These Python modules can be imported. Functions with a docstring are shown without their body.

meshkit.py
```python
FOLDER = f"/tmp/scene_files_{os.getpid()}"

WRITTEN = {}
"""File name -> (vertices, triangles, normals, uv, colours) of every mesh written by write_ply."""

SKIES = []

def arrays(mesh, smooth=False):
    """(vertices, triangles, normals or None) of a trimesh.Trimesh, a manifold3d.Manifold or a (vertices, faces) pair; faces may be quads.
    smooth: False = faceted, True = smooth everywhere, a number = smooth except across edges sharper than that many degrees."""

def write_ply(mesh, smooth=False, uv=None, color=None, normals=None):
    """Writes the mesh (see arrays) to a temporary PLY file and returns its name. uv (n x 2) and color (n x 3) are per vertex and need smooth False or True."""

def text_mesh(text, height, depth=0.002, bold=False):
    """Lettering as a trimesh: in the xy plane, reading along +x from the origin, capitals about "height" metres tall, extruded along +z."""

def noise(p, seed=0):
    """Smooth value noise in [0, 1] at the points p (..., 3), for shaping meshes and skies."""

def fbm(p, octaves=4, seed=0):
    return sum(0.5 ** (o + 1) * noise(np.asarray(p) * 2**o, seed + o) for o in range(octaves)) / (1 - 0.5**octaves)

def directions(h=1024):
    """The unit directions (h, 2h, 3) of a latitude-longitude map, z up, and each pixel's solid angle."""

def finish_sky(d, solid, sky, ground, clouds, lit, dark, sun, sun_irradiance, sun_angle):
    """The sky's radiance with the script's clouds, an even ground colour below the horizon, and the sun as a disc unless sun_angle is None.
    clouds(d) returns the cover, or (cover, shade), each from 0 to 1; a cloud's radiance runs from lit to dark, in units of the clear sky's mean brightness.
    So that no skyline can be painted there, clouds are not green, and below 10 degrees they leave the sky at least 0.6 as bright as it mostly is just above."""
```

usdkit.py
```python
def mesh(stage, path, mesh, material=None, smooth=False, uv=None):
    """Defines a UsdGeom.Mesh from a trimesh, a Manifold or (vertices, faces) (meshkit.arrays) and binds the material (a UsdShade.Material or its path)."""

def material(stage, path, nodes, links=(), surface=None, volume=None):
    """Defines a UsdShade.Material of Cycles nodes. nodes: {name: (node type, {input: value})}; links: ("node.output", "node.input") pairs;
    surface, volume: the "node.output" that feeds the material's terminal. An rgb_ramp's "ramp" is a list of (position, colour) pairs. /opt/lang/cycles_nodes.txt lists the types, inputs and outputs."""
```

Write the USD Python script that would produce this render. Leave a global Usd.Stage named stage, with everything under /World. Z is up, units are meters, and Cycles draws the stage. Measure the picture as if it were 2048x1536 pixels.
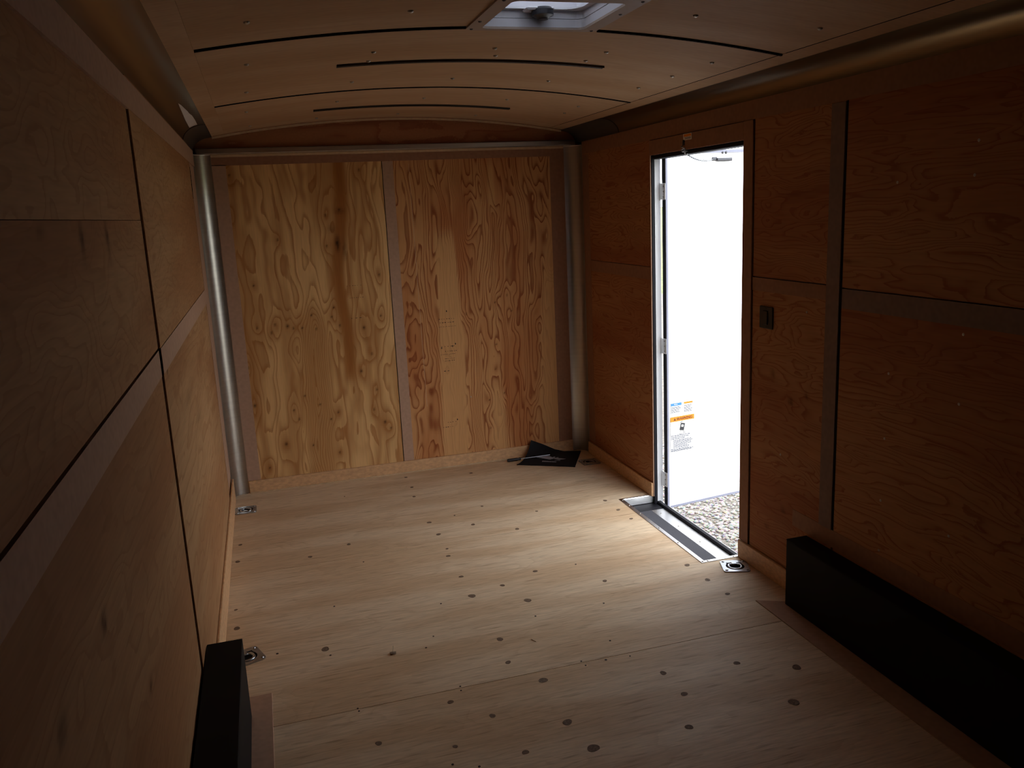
import math, random
import numpy as np
import trimesh
import shapely
from shapely.geometry import Polygon, Point, box as sbox
import usdkit, meshkit
from pxr import Usd, UsdGeom, UsdLux, UsdShade, Sdf, Gf, Vt

random.seed(7)
rng = np.random.default_rng(7)
stage = Usd.Stage.CreateInMemory()
UsdGeom.SetStageUpAxis(stage, 'Z')
UsdGeom.SetStageMetersPerUnit(stage, 1.0)
UsdGeom.Xform.Define(stage, '/World')
UsdGeom.Scope.Define(stage, '/World/Looks')

# ------------------------------------------------------------------ camera, sky, exposure
CAM = np.array([0.26668, -4.52525, 1.44069])
YAW, PITCH, ROLL, FPX = 0.284121, -0.207771, -0.046458, 1662.16
EXPOSURE = 0.66
cam = UsdGeom.Camera.Define(stage, '/World/camera')
fw = np.array([math.sin(YAW) * math.cos(PITCH), math.cos(YAW) * math.cos(PITCH), math.sin(PITCH)])
rt0 = np.array([math.cos(YAW), -math.sin(YAW), 0])
up0 = np.cross(rt0, fw)
rt = math.cos(ROLL) * rt0 + math.sin(ROLL) * up0
up = -math.sin(ROLL) * rt0 + math.cos(ROLL) * up0
M = np.eye(4)
M[0, :3], M[1, :3], M[2, :3], M[3, :3] = rt, up, -fw, CAM
cam.AddTransformOp().Set(Gf.Matrix4d(M.tolist()))
cam.CreateHorizontalApertureAttr(36.0)
cam.CreateVerticalApertureAttr(27.0)
cam.CreateFocalLengthAttr(36.0 * FPX / 2048)
cam.CreateClippingRangeAttr(Gf.Vec2f(0.05, 1000))
cam.CreateExposureAttr(EXPOSURE)

sky = UsdLux.DomeLight.Define(stage, '/World/overcast_sky')      # even overcast daylight
sky.CreateIntensityAttr(1.0)
sky.CreateColorAttr(Gf.Vec3f(0.97, 1.0, 1.06))

# ------------------------------------------------------------------ helpers
used = {}


def numbered(path):
    if path not in used:
        used[path] = 0
        return path
    used[path] += 1
    return f'{path}_{used[path]:03d}'


def keys(p, label=None, cat=None, group=None, kind=None):
    for k, v in (('label', label), ('category', cat), ('group', group), ('kind', kind)):
        if v:
            p.SetCustomDataByKey(k, v)
    return p


def thing(name, label, cat=None, loc=(0, 0, 0), rotz=0.0, group=None, kind=None):
    x = UsdGeom.Xform.Define(stage, numbered('/World/' + name))
    x.AddTranslateOp().Set(Gf.Vec3d(*map(float, loc)))
    x.AddRotateZOp().Set(float(rotz))
    return keys(x.GetPrim(), label, cat, group, kind)


def struct(name, label):
    return thing(name, label, kind='structure')


def obj(name, mesh, mat, parent=None, label=None, cat=None, kind=None, smooth=False, grain=None):
    base = '/World' if parent is None else str(parent.GetPath())
    m = usdkit.mesh(stage, numbered(base + '/' + name), mesh, MAT[mat], smooth=smooth)
    if grain is not None:
        UsdGeom.PrimvarsAPI(m).CreatePrimvar('grain', Sdf.ValueTypeNames.Color3fArray, 'vertex').Set(
            Vt.Vec3fArray.FromNumpy(np.asarray(grain, np.float32)))
    return keys(m.GetPrim(), label, cat, None, kind)


def copy_of(src, loc, rotz, label):
    was = src.GetCustomData()
    r = thing(src.GetName().split('_0')[0], label, was['category'], loc, rotz, was.get('group'))
    r.GetReferences().AddInternalReference(src.GetPath())
    r.SetInstanceable(True)
    return r


cat = trimesh.util.concatenate


def bx(x0, x1, y0, y1, z0, z1, c=0.0):
    """A box, its edges chamfered by c."""
    lo, hi = np.minimum([x0, y0, z0], [x1, y1, z1]), np.maximum([x0, y0, z0], [x1, y1, z1])
    c = min(c, 0.45 * float((hi - lo).min()))
    if c <= 0:
        return trimesh.creation.box(bounds=[lo, hi])
    pts = []
    for sx in (0, 1):
        for sy in (0, 1):
            for sz in (0, 1):
                p = np.where([sx, sy, sz], hi, lo)
                d = np.where([sx, sy, sz], -c, c)
                for k in range(3):
                    e = p + d
                    e[k] = p[k]
                    pts.append(e)
    return trimesh.convex.convex_hull(np.array(pts))


def cyl(p, axis, r, h, n=16):
    m = trimesh.creation.cylinder(radius=r, height=h, sections=n)
    m.apply_transform(trimesh.geometry.align_vectors([0, 0, 1], axis))
    m.apply_translation(p)
    return m


def dome(p, axis, r, h, n=12, rim=0.0):
    """A low round head standing on p, e.g. of a screw."""
    prof = [[1e-5, 0], [r, 0], [r, rim], [r * .82, h * .55 + rim * .4], [r * .45, h * .92], [1e-5, h]]
    m = trimesh.creation.revolve(prof, sections=n)
    m.apply_transform(trimesh.geometry.align_vectors([0, 0, 1], axis))
    m.apply_translation(p)
    return m


def tube(pts, r, n=8, closed=False):
    """A round wire along pts."""
    pts = np.asarray(pts, float)
    k = len(pts)
    rs = np.broadcast_to(np.asarray(r, float), (k,))
    tan = (np.roll(pts, -1, 0) - np.roll(pts, 1, 0)) if closed else np.gradient(pts, axis=0)
    tan /= np.linalg.norm(tan, axis=1, keepdims=True)
    u = np.cross(tan[0], [0, 0, 1.0])
    if np.linalg.norm(u) < 1e-3:
        u = np.cross(tan[0], [1.0, 0, 0])
    V, ang = [], np.linspace(0, 2 * np.pi, n, endpoint=False)
    for i in range(k):
        u = u - tan[i] * (u @ tan[i])
        u /= np.linalg.norm(u)
        w = np.cross(tan[i], u)
        V.append(pts[i] + rs[i] * (np.cos(ang)[:, None] * u + np.sin(ang)[:, None] * w))
    F = []
    for i in range(k if closed else k - 1):
        a, b = i * n, ((i + 1) % k) * n
        for j in range(n):
            l = (j + 1) % n
            F += [[a + j, a + l, b + l], [a + j, b + l, b + j]]
    V = np.vstack(V)
    if not closed:
        V = np.vstack([V, pts[0], pts[-1]])
        for j in range(n):
            l = (j + 1) % n
            F += [[k * n, l, j], [k * n + 1, (k - 1) * n + j, (k - 1) * n + l]]
    m = trimesh.Trimesh(V, F, process=False)
    m.fix_normals()
    return m


def extr(poly, h, z=0.0):
    m = trimesh.creation.extrude_polygon(poly, h, engine='earcut')
    m.apply_translation([0, 0, z])
    return m


def frame_map(m, o, ex, ey, ez):
    """Carries a mesh's x, y, z to the axes ex, ey, ez at o."""
    T = np.eye(4)
    T[:3, 0], T[:3, 1], T[:3, 2], T[:3, 3] = ex, ey, ez, o
    m = m.copy()
    m.apply_transform(T)
    return m


def sheet(us, vs, fn, n, thick, mask=None, grain=None):
    """A board over the grid us x vs with holes where mask is False. fn(U, V) -> points of the face; n its normal. Returns (mesh, grain)."""
    us, vs = np.asarray(us, float), np.asarray(vs, float)
    a, b = len(us), len(vs)
    U, V = np.meshgrid(us, vs, indexing='ij')
    P = fn(U, V).reshape(-1, 3)
    n = np.asarray(n, float)
    Q = P - n * thick
    mask = np.ones((a - 1, b - 1), bool) if mask is None else mask
    idx = np.arange(a * b).reshape(a, b)
    I, J = np.nonzero(mask)
    q = np.stack([idx[I, J], idx[I + 1, J], idx[I + 1, J + 1], idx[I, J + 1]], 1)
    d = np.cross(P[idx[1, 0]] - P[idx[0, 0]], P[idx[0, 1]] - P[idx[0, 0]])
    flip = d @ n < 0
    tris = [q[:, [0, 1, 2]], q[:, [0, 2, 3]], q[:, [0, 2, 1]] + a * b, q[:, [0, 3, 2]] + a * b]
    pad = np.zeros((a + 1, b + 1), bool)
    pad[1:-1, 1:-1] = mask
    for (e0, e1, di, dj) in (((0, 0), (1, 0), 0, -1), ((1, 0), (1, 1), 1, 0), ((1, 1), (0, 1), 0, 1), ((0, 1), (0, 0), -1, 0)):
        edge = mask & ~pad[1 + di:a + di, 1 + dj:b + dj]
        I, J = np.nonzero(edge)
        p0, p1 = idx[I + e0[0], J + e0[1]], idx[I + e1[0], J + e1[1]]
        tris += [np.stack([p0 + a * b, p1 + a * b, p1], 1), np.stack([p0 + a * b, p1, p0], 1)]
    F = np.vstack(tris)
    if flip:
        F = F[:, ::-1]
    VV = np.vstack([P, Q])
    G = None
    if grain is not None:
        g = np.stack([np.asarray(x, float) + 0 * U for x in grain(U, V)], -1).reshape(-1, 3)
        G = np.vstack([g, g])
    keep = np.unique(F)
    re = np.full(len(VV), -1)
    re[keep] = np.arange(len(keep))
    return trimesh.Trimesh(VV[keep], re[F], process=False), (None if G is None else G[keep])


def ticks(lo, hi, step, extra=()):
    n = max(1, int(round((hi - lo) / step)))
    t = list(np.linspace(lo, hi, n + 1))
    for e in extra:
        if lo < e < hi:
            t = [x for x in t if abs(x - e) > step * .3 or x in (lo, hi)]
            t.append(e)
    return np.array(sorted(set(t)))


# ------------------------------------------------------------------ materials
MAT = {}


def mat(name, nodes, links, surface='p.BSDF'):
    MAT[name] = usdkit.material(stage, '/World/Looks/' + name, nodes, links, surface=surface)


def plain(name, color, rough=.5, metal=0.0, vary=.06, scale=30, bump=0.0, spec=.5, stretch=(1, 1, 1), **kw):
    c = np.asarray(color, float)
    nodes = {'pos': ('geometry', {}), 'map': ('mapping', {'scale': stretch}),
             'n': ('noise_texture', {'scale': scale, 'detail': 3.0}),
             'r': ('rgb_ramp', {'ramp': [(.3, tuple(c * (1 - vary))), (.7, tuple(np.minimum(c * (1 + vary), 1)))]}),
             'p': ('principled_bsdf', {'roughness': rough, 'metallic': metal, 'specular_ior_level': spec, **kw})}
    links = [('pos.position', 'map.vector'), ('map.vector', 'n.vector'), ('n.fac', 'r.fac'), ('r.color', 'p.base_color')]
    if bump:
        nodes['b'] = ('bump', {'strength': .5, 'distance': bump})
        links += [('n.fac', 'b.height'), ('b.normal', 'p.normal')]
    mat(name, nodes, links)


def wood(name, pale, midc, dark, line, streak, sc, rough=.6, knot=(.05, .02, .008), fine=.12, spec=.3, flecks=0.0, wide=False):
    """Veneer: the mesh's grain primvar gives (growth ring phase, warmth, dark mark); sc is the stretch that runs the fine streaks along the grain."""
    nodes = {
        'a': ('attribute', {'attribute': 'grain'}),
        'sep': ('separate_color', {'color_type': 'rgb'}),
        'pos': ('geometry', {}),
        'map': ('mapping', {'scale': sc}),
        'n': ('noise_texture', {'scale': 1.0, 'detail': 4.0, 'roughness': .6}),
        'map2': ('mapping', {'scale': tuple(np.asarray(sc) * .16)}),
        'n2': ('noise_texture', {'scale': 1.0, 'detail': 3.0, 'roughness': .55}),
        'wob': ('math', {'math_type': 'multiply_add', 'value2': .22}),
        'fr': ('math', {'math_type': 'fraction'}),
        'lr': ('rgb_ramp', {'ramp': [(0, (.0,) * 3), (.42, (.04,) * 3), (.66, (.30,) * 3), (.84, (.85,) * 3), (.92, (1,) * 3), (.975, (.8,) * 3), (1, (0,) * 3)] if wide else
                            [(0, (.0,) * 3), (.15, (.03,) * 3), (.5, (.10,) * 3), (.72, (.35,) * 3), (.88, (1,) * 3), (.96, (.9,) * 3), (1, (0,) * 3)]}),
        'ls': ('math', {'math_type': 'multiply', 'value2': line}),
        'lw': ('map_range', {'from_min': .3, 'from_max': .65, 'to_min': .62, 'to_max': 1.0, 'clamp': True}),
        'lm': ('math', {'math_type': 'multiply'}),
        'gl': ('map_range', {'from_min': -.35, 'from_max': .02, 'to_min': .22, 'to_max': 1.0, 'clamp': True}),
        'lg': ('math', {'math_type': 'multiply'}),
        'gc': ('clamp', {}),
        'warm': ('mix', {'color1': pale, 'color2': midc}),
        'ring': ('mix', {'color2': dark}),
        'st': ('map_range', {'from_min': .25, 'from_max': .75, 'to_min': 1 - streak, 'to_max': 1 + streak * .7, 'clamp': True}),
        'mul': ('mix', {'mix_type': 'multiply', 'fac': 1.0}),
        'kn': ('mix', {'color2': knot}),
        'kc': ('clamp', {}),
        'p': ('principled_bsdf', {'roughness': rough, 'specular_ior_level': spec}),
        'b': ('bump', {'strength': .25, 'distance': .0006}),
    }
    links = [('a.color', 'sep.color'), ('pos.position', 'map.vector'), ('map.vector', 'n.vector'),
             ('pos.position', 'map2.vector'), ('map2.vector', 'n2.vector'),
             ('n.fac', 'wob.value1'), ('sep.r', 'wob.value3'), ('wob.value', 'fr.value1'), ('fr.value', 'lr.fac'),
             ('lr.color', 'ls.value1'), ('n2.fac', 'lw.value'), ('ls.value', 'lm.value1'), ('lw.result', 'lm.value2'),
             ('sep.g', 'gc.value'), ('gc.result', 'warm.fac'), ('warm.color', 'ring.color1'), ('sep.g', 'gl.value'), ('gl.result', 'lg.value1'), ('lm.value', 'lg.value2'), ('lg.value', 'ring.fac'),
             ('n.fac', 'st.value'), ('ring.color', 'mul.color1'), ('st.result', 'mul.color2'),
             ('sep.b', 'kc.value'), ('kc.result', 'kn.fac'), ('mul.color', 'kn.color1'), ('kn.color', 'p.base_color'),
             ('n.fac', 'b.height'), ('b.normal', 'p.normal')]
    if flecks:      # short dark pores along the grain
        nodes['map3'] = ('mapping', {'scale': tuple(np.asarray(sc) * .55)})
        nodes['n3'] = ('noise_texture', {'scale': 1.0, 'detail': 2.0, 'roughness': .7})
        nodes['fl'] = ('map_range', {'from_min': .57, 'from_max': .72, 'to_min': 0.0, 'to_max': flecks, 'clamp': True})
        nodes['fm'] = ('mix', {'color2': tuple(np.asarray(dark) * .8)})
        links = [l for l in links if l != ('mul.color', 'kn.color1')]
        links += [('pos.position', 'map3.vector'), ('map3.vector', 'n3.vector'), ('n3.fac', 'fl.value'), ('fl.result', 'fm.fac'),
                  ('mul.color', 'fm.color1'), ('fm.color', 'kn.color1')]
    mat(name, nodes, links)


wood('ply_blond', (.75, .465, .205), (.36, .140, .035), (.37, .145, .04), .80, .12, (120, 120, 7), rough=.75, spec=.12, wide=True)
wood('ply_fir', (.64, .345, .145), (.49, .195, .07), (.225, .052, .014), .95, .12, (150, 120, 7), rough=.75, spec=.12, wide=True)
wood('ply_left', (.455, .265, .13), (.36, .175, .078), (.30, .135, .055), .55, .14, (120, 7, 120), rough=.75, spec=.10)
wood('ply_right', (.43, .215, .098), (.35, .138, .062), (.26, .078, .034), .85, .12, (120, 7, 120), rough=.75, spec=.10)
wood('ply_floor', (.76, .59, .40), (.64, .445, .27), (.38, .215, .105), .20, .18, (13, 130, 120), rough=.55, spec=.3, flecks=.5)
wood('luan', (.53, .36, .225), (.47, .30, .172), (.38, .235, .13), .20, .10, (7, 110, 110), rough=.75, spec=.12)
plain('batten', (.46, .29, .20), .75, 0, .07, 1.0, stretch=(60, 60, 60), spec=.12)
plain('batten_grey', (.23, .15, .115), .75, 0, .08, 1.0, stretch=(60, 60, 60), spec=.12)
plain('batten_dark', (.31, .16, .095), .75, 0, .08, 1.0, stretch=(60, 60, 60), spec=.12)
plain('baseboard_wood', (.60, .355, .18), .6, 0, .14, 1.0, stretch=(50, 50, 90), spec=.3)
plain('bare_edge', (.58, .40, .24), .7, 0, .1, 40)
plain('void', (.012, .008, .006), .9, spec=.1)  # flat black, colours in the shade of gaps and panel edges
plain('shell', (.10, .07, .05), .9, spec=.1)
plain('aluminium', (.45, .415, .37), .35, 1.0, .05, 1.0, stretch=(3, 3, 60))
plain('aluminium_bright', (.80, .80, .80), .38, 1.0, .05, 12)
plain('aluminium_film', (.23, .17, .10), .27, 1.0, .07, 1.0, stretch=(30, 2, 30))
plain('film_dark', (.05, .042, .035), .45, .3, .1, 20)
plain('bare_patch', (.72, .71, .70), .7, .1, .03, 20)
plain('zinc', (.45, .48, .52), .30, 1.0, .08, 60)
plain('zinc_dark', (.10, .10, .11), .45, 1.0, .1, 60)
plain('screw_steel', (.42, .40, .36), .45, 1.0, .05, 60)
plain('black_steel', (.010, .009, .009), .7, 0, .15, 8, spec=.12)
plain('rear_black', (.05, .04, .035), .8, spec=.1)  # near-black on the unseen rear, chosen to cut bounce on near walls
plain('bow_steel', (.055, .05, .045), .5, .6, .1, 40)
plain('vent_tan', (.42, .33, .27), .6, 0, .03, 20, spec=.2)
plain('trim_grey', (.27, .28, .36), .5, 0, .05, 20)
plain('rubber', (.008, .008, .012), .6, 0, .1, 30, spec=.25)
plain('black_plastic', (.010, .010, .014), .35, 0, .1, 30, spec=.4)
plain('mat_rubber', (.009, .009, .011), .7, 0, .2, 60, spec=.2)
plain('grip', (.055, .055, .065), .85, 0, .35, 900, bump=.001)
plain('white_paint', (.84, .85, .87), .35, 0, .01, 5)
plain('vent_white', (.60, .60, .64), .45, 0, .02, 10)
plain('print_white', (.34, .33, .36), .6, 0, .03, 30)
plain('print_orange', (.85, .28, .015), .6, 0, .03, 30)
plain('print_brown', (.16, .03, .004), .6, 0, .03, 30)
plain('print_blue', (.06, .27, .75), .6, 0, .03, 30)
plain('print_grey', (.075, .085, .13), .6, 0, .03, 30)
plain('print_dark', (.03, .03, .035), .6, 0, .03, 30)
plain('print_stamp', (.085, .045, .02), .8, 0, .1, 60)
plain('paper', (.80, .79, .76), .7, 0, .02, 30)
plain('plug', (.18, .12, .08), .75, 0, .35, 160, spec=.25)
plain('nail', (.035, .022, .016), .7, 0, .2, 100)
plain('straw', (.62, .52, .36), .7, 0, .1, 60)
plain('gravel_bed', (.17, .15, .125), .95, 0, .45, 45, bump=.01)
plain('grass', (.16, .20, .06), .9, 0, .4, 3, bump=.02)
mat('gravel', {'o': ('object_info', {}), 'r': ('rgb_ramp', {'ramp': [(0, (.05, .044, .042)), (.25, (.185, .155, .12)), (.5, (.26, .205, .14)), (.75, (.13, .108, .085)), (1, (.30, .26, .215))]}),
               'g': ('geometry', {}), 'n': ('noise_texture', {'scale': 70.0, 'detail': 2.0}), 'm': ('mix', {'fac': .35}),
               'n2': ('noise_texture', {'scale': 34.0, 'detail': 0.0}), 'r2': ('map_range', {'from_min': .3, 'from_max': .7, 'clamp': True}),
               'p': ('principled_bsdf', {'roughness': .85, 'specular_ior_level': .2})},
    [('g.position', 'n.vector'), ('g.position', 'n2.vector'), ('n2.fac', 'r2.value'), ('r2.result', 'r.fac'), ('r.color', 'm.color1'), ('n.color', 'm.color2'), ('m.color', 'p.base_color')])
mat('lid_plastic', {'d': ('diffuse_bsdf', {'color': (.82, .83, .85)}), 't': ('translucent_bsdf', {'color': (.80, .82, .86)}), 'm': ('mix_closure', {'fac': .62}),
                    'g': ('glossy_bsdf', {'roughness': .2, 'color': (1, 1, 1)}), 'f': ('fresnel', {'IOR': 1.45}), 'm2': ('mix_closure', {})},
    [('d.BSDF', 'm.closure1'), ('t.BSDF', 'm.closure2'), ('f.fac', 'm2.fac'), ('m.closure', 'm2.closure1'), ('g.BSDF', 'm2.closure2')], surface='m2.closure')


# ------------------------------------------------------------------ veneer figure
def swirl(u, v, seed):
    """Gradient noise in the plane, about -0.7 to 0.7."""
    i, j = np.floor(u).astype(np.int64), np.floor(v).astype(np.int64)
    x, y = u - i, v - j
    sx, sy = x ** 3 * (x * (6 * x - 15) + 10), y ** 3 * (y * (6 * y - 15) + 10)
    n = []
    for a in (0, 1):
        for b in (0, 1):
            h = ((i + a) * 374761393 + (j + b) * 668265263 + seed * 144665) & 0xFFFFFFFF
            h = ((h ^ (h >> 13)) * 1274126177) & 0xFFFFFFFF
            t = ((h ^ (h >> 16)) & 0xFFFF) / 65535 * 2 * np.pi
            n.append(np.cos(t) * (x - a) + np.sin(t) * (y - b))
    return (n[0] * (1 - sy) + n[1] * sy) * (1 - sx) + (n[2] * (1 - sy) + n[3] * sy) * sx


def fb(u, v, seed, octv=3):
    u, v = np.broadcast_arrays(u, v)
    out = 0
    for o in range(octv):
        out = out + .5 ** o * swirl(u * 2 ** o + 31.7 * seed, v * 2 ** o + 17.3 * seed, seed + 13 * o)
    return np.clip(.5 + .62 * out, 0, 1.2)


def veneer(seed, amp=9.0, su=.55, sv=2.6, slope=0.0, warp=.5, warm=(.0, 1.0), blot=1.6, marks=(), knots=(), stripes=()):
    """(u along the grain, v across) -> phase, warmth, dark. marks: (u, v, ru, rv, strength); knots: (u, v, size); stripes: (v0, v1, du of bend, warmth, ring factor)."""
    def f(u, v):
        w = fb(u * 1.3, v * 1.3, seed + 1) - .5
        w2 = fb(u * 2.6, v * 5.0, seed + 2) - .5
        vv = v + warp * .1 * w
        h = fb(u * su + .5 * w2, vv * sv, seed, 3)
        ph = amp * h + slope * v
        g = np.clip((fb(u * blot * .35, v * blot * 2.2, seed + 3) - .36) / .3, 0, 1)
        g = warm[0] + (warm[1] - warm[0]) * g
        k = 0 * u
        for (ku, kv, s) in knots:
            r = np.sqrt(((u - ku) / (2.1 * s)) ** 2 + ((v - kv) / s) ** 2)
            ph = ph + 1.3 * np.exp(-(r * .8) ** 2)
            g = np.maximum(g, .6 * np.exp(-(r * .85) ** 2))
            k = np.maximum(k, .95 * np.exp(-(((u - ku) / (.25 * s)) ** 2 + ((v - kv) / (.20 * s)) ** 2)))
        for (mu, mv, ru, rv, s) in marks:
            k = np.maximum(k, s * np.exp(-((u - mu) / ru) ** 2 - ((v - mv) / rv) ** 2) * (.45 + 1.1 * fb(u * 40, v * 90, seed + 9, 2)))
        for (v0, v1, bend, ww, soft, *span) in stripes:
            c = bend(u) if callable(bend) else 0
            e = 1 / (1 + np.exp(-(v - v0 - c) / soft)) * 1 / (1 + np.exp((v - v1 - c) / soft))
            if span:
                e = e / (1 + np.exp(-(u - span[0]) / .02)) / (1 + np.exp((u - span[1]) / .02))
            g = g * (1 - e) + ww * e
        return ph, g, k
    return f


def wall_x(x, n):
    return lambda U, V: np.stack([0 * U + x, U, V], -1)


W = 2.03          # inner width
REAR = -5.0
ZW = 1.785        # foot of the cove
ZT = 1.855        # ceiling edge
APEX = .078


def zc(x):
    return ZT + APEX * (1 - ((x - W / 2) / .915) ** 2)


# ------------------------------------------------------------------ floor
RINGS = [(.066, -.278), (1.953, -.262), (1.957, -1.795), (.084, -1.802)]
WELL = (1.852, 2.09, -1.718, -.896)
floor = struct('floor', 'pale worn plywood trailer floor of full width sheets with dark screw plugs')
rows = [(.0, -1.098), (-1.1, -2.239), (-2.2415, -3.38), (-3.382, REAR)]
hx = [v for x, y in RINGS for v in (x - .038, x + .038)] + [WELL[0] + .012]
hy = [v for x, y in RINGS for v in (y - .038, y + .038)] + [WELL[2] + .012, WELL[3] - .012]
for i, (y1, y0) in enumerate(rows):
    xs, ys = ticks(0, W, .02, hx), ticks(y0, y1, .02, hy)
    cx, cy = np.meshgrid((xs[1:] + xs[:-1]) / 2, (ys[1:] + ys[:-1]) / 2, indexing='ij')
    mask = np.ones(cx.shape, bool)
    for x, y in RINGS:
        mask &= ~((abs(cx - x) < .038) & (abs(cy - y) < .038))
    mask &= ~((cx > WELL[0] + .012) & (cy > WELL[2] + .012) & (cy < WELL[3] - .012))
    vf = veneer(40 + i, amp=8, su=.9, sv=5.0, warm=(0, .9), blot=3.2)
    m, g = sheet(xs, ys, lambda U, V: np.stack([U, V, 0 * U], -1), (0, 0, 1), .018, mask, lambda U, V: vf(U, V))
    obj('plywood_sheet', m, 'ply_floor', floor, grain=g)
obj('subfloor', bx(-.06, 2.088, REAR - .05, .06, -.075, -.058), 'shell', floor, label='dark steel under the plywood')
PLUGS = [(.92, -.089, .0092), (.921, -.273, .0092), (.905, -.428, .0092), (1.275, -.169, .0092), (.907, -.822, .011), (1.094, -.931, .0101), (.917, -.986, .011),
         (1.269, -1.066, .0101), (.516, -.94, .0092), (.342, -1.015, .0092), (.906, -1.242, .0092), (.91, -1.463, .0092), (1.203, -1.529, .0092), (1.043, -1.603, .0092),
         (.909, -1.646, .0138), (1.096, -1.761, .0138), (1.427, -1.718, .0092), (.343, -1.844, .0138), (.919, -2.0, .011), (.903, -2.152, .0092), (.975, -2.292, .0138),
         (.677, -2.303, .0092), (1.784, -.883, .0101), (1.791, -1.027, .0101), (1.799, -1.157, .0092), (1.196, -.71, .0069), (1.424, -.886, .0069), (.918, -1.164, .0069),
         (.777, -2.415, .0092), (.444, -2.426, .0092), (.643, -2.515, .0069), (.817, -2.606, .0092), (.97, -2.521, .0138), (.995, -2.654, .0166), (1.339, -2.388, .0101),
         (1.345, -2.513, .0101), (1.28, -2.661, .011), (1.79, -1.71, .011), (1.797, -1.859, .011), (1.805, -1.992, .0092), (1.58, -2.42, .0101), (1.738, -2.508, .0138),
         (1.619, -2.663, .0147), (.047, -.748, .0092), (.039, -.944, .011), (.049, -1.574, .012), (.042, -1.419, .0064)]
NAILS = [(.563, -.272, .0046), (1.04, -.78, .0055), (.555, -1.161, .0046), (.4, -1.532, .0046), (.784, -1.664, .0046), (.708, -1.895, .0037), (.669, -1.962, .0046),
         (1.084, -1.889, .0046), (1.35, -1.889, .0046), (1.378, -1.53, .0046), (.356, -1.892, .0046), (1.264, -2.146, .0046), (1.203, -2.253, .0055), (.684, -2.62, .0046),
         (.619, -2.587, .0046), (.408, -2.236, .0037), (.41, -2.251, .0037), (.724, -2.232, .0037), (.721, -2.255, .0037), (1.126, -2.232, .0037), (1.13, -2.26, .0037),
         (1.285, -2.26, .0037), (.185, -1.814, .0055)]
for (x, y, r) in PLUGS:
    a = rng.uniform(0, 6.28, 1)[0]
    th = np.linspace(0, 2 * np.pi, 14, endpoint=False)
    rr = r * (1 + .10 * np.sin(2 * th + a) + .05 * np.sin(3 * th + 2 * a))
    poly = Polygon(np.stack([x + rr * np.cos(th), y + rr * np.sin(th)], 1))
    obj('screw_plug', extr(poly, .0016, -.001), 'plug', floor)
for (x, y, r) in NAILS:
    obj('nail_head', cyl((x, y, .0), (0, 0, 1), r * .8, .0016, 10), 'nail', floor)

# ------------------------------------------------------------------ left wall
SIDE_TOP = 1.712   # lower edge of the top band
left = struct('wall_left', 'left trailer wall of brown plywood panels with paler bands and dark gaps between them')


def lpanel(y0, y1, z0, z1, seed, parent=left, x=0.0, nx=1, mname='ply_left', **kw):
    vf = veneer(seed, **kw)
    m, g = sheet(ticks(y0, y1, .014), ticks(z0, z1, .014), wall_x(x, nx), (nx, 0, 0), .009, None, lambda U, V: vf(U, V))
    return obj('plywood_panel', m, mname, parent, grain=g)


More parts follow.
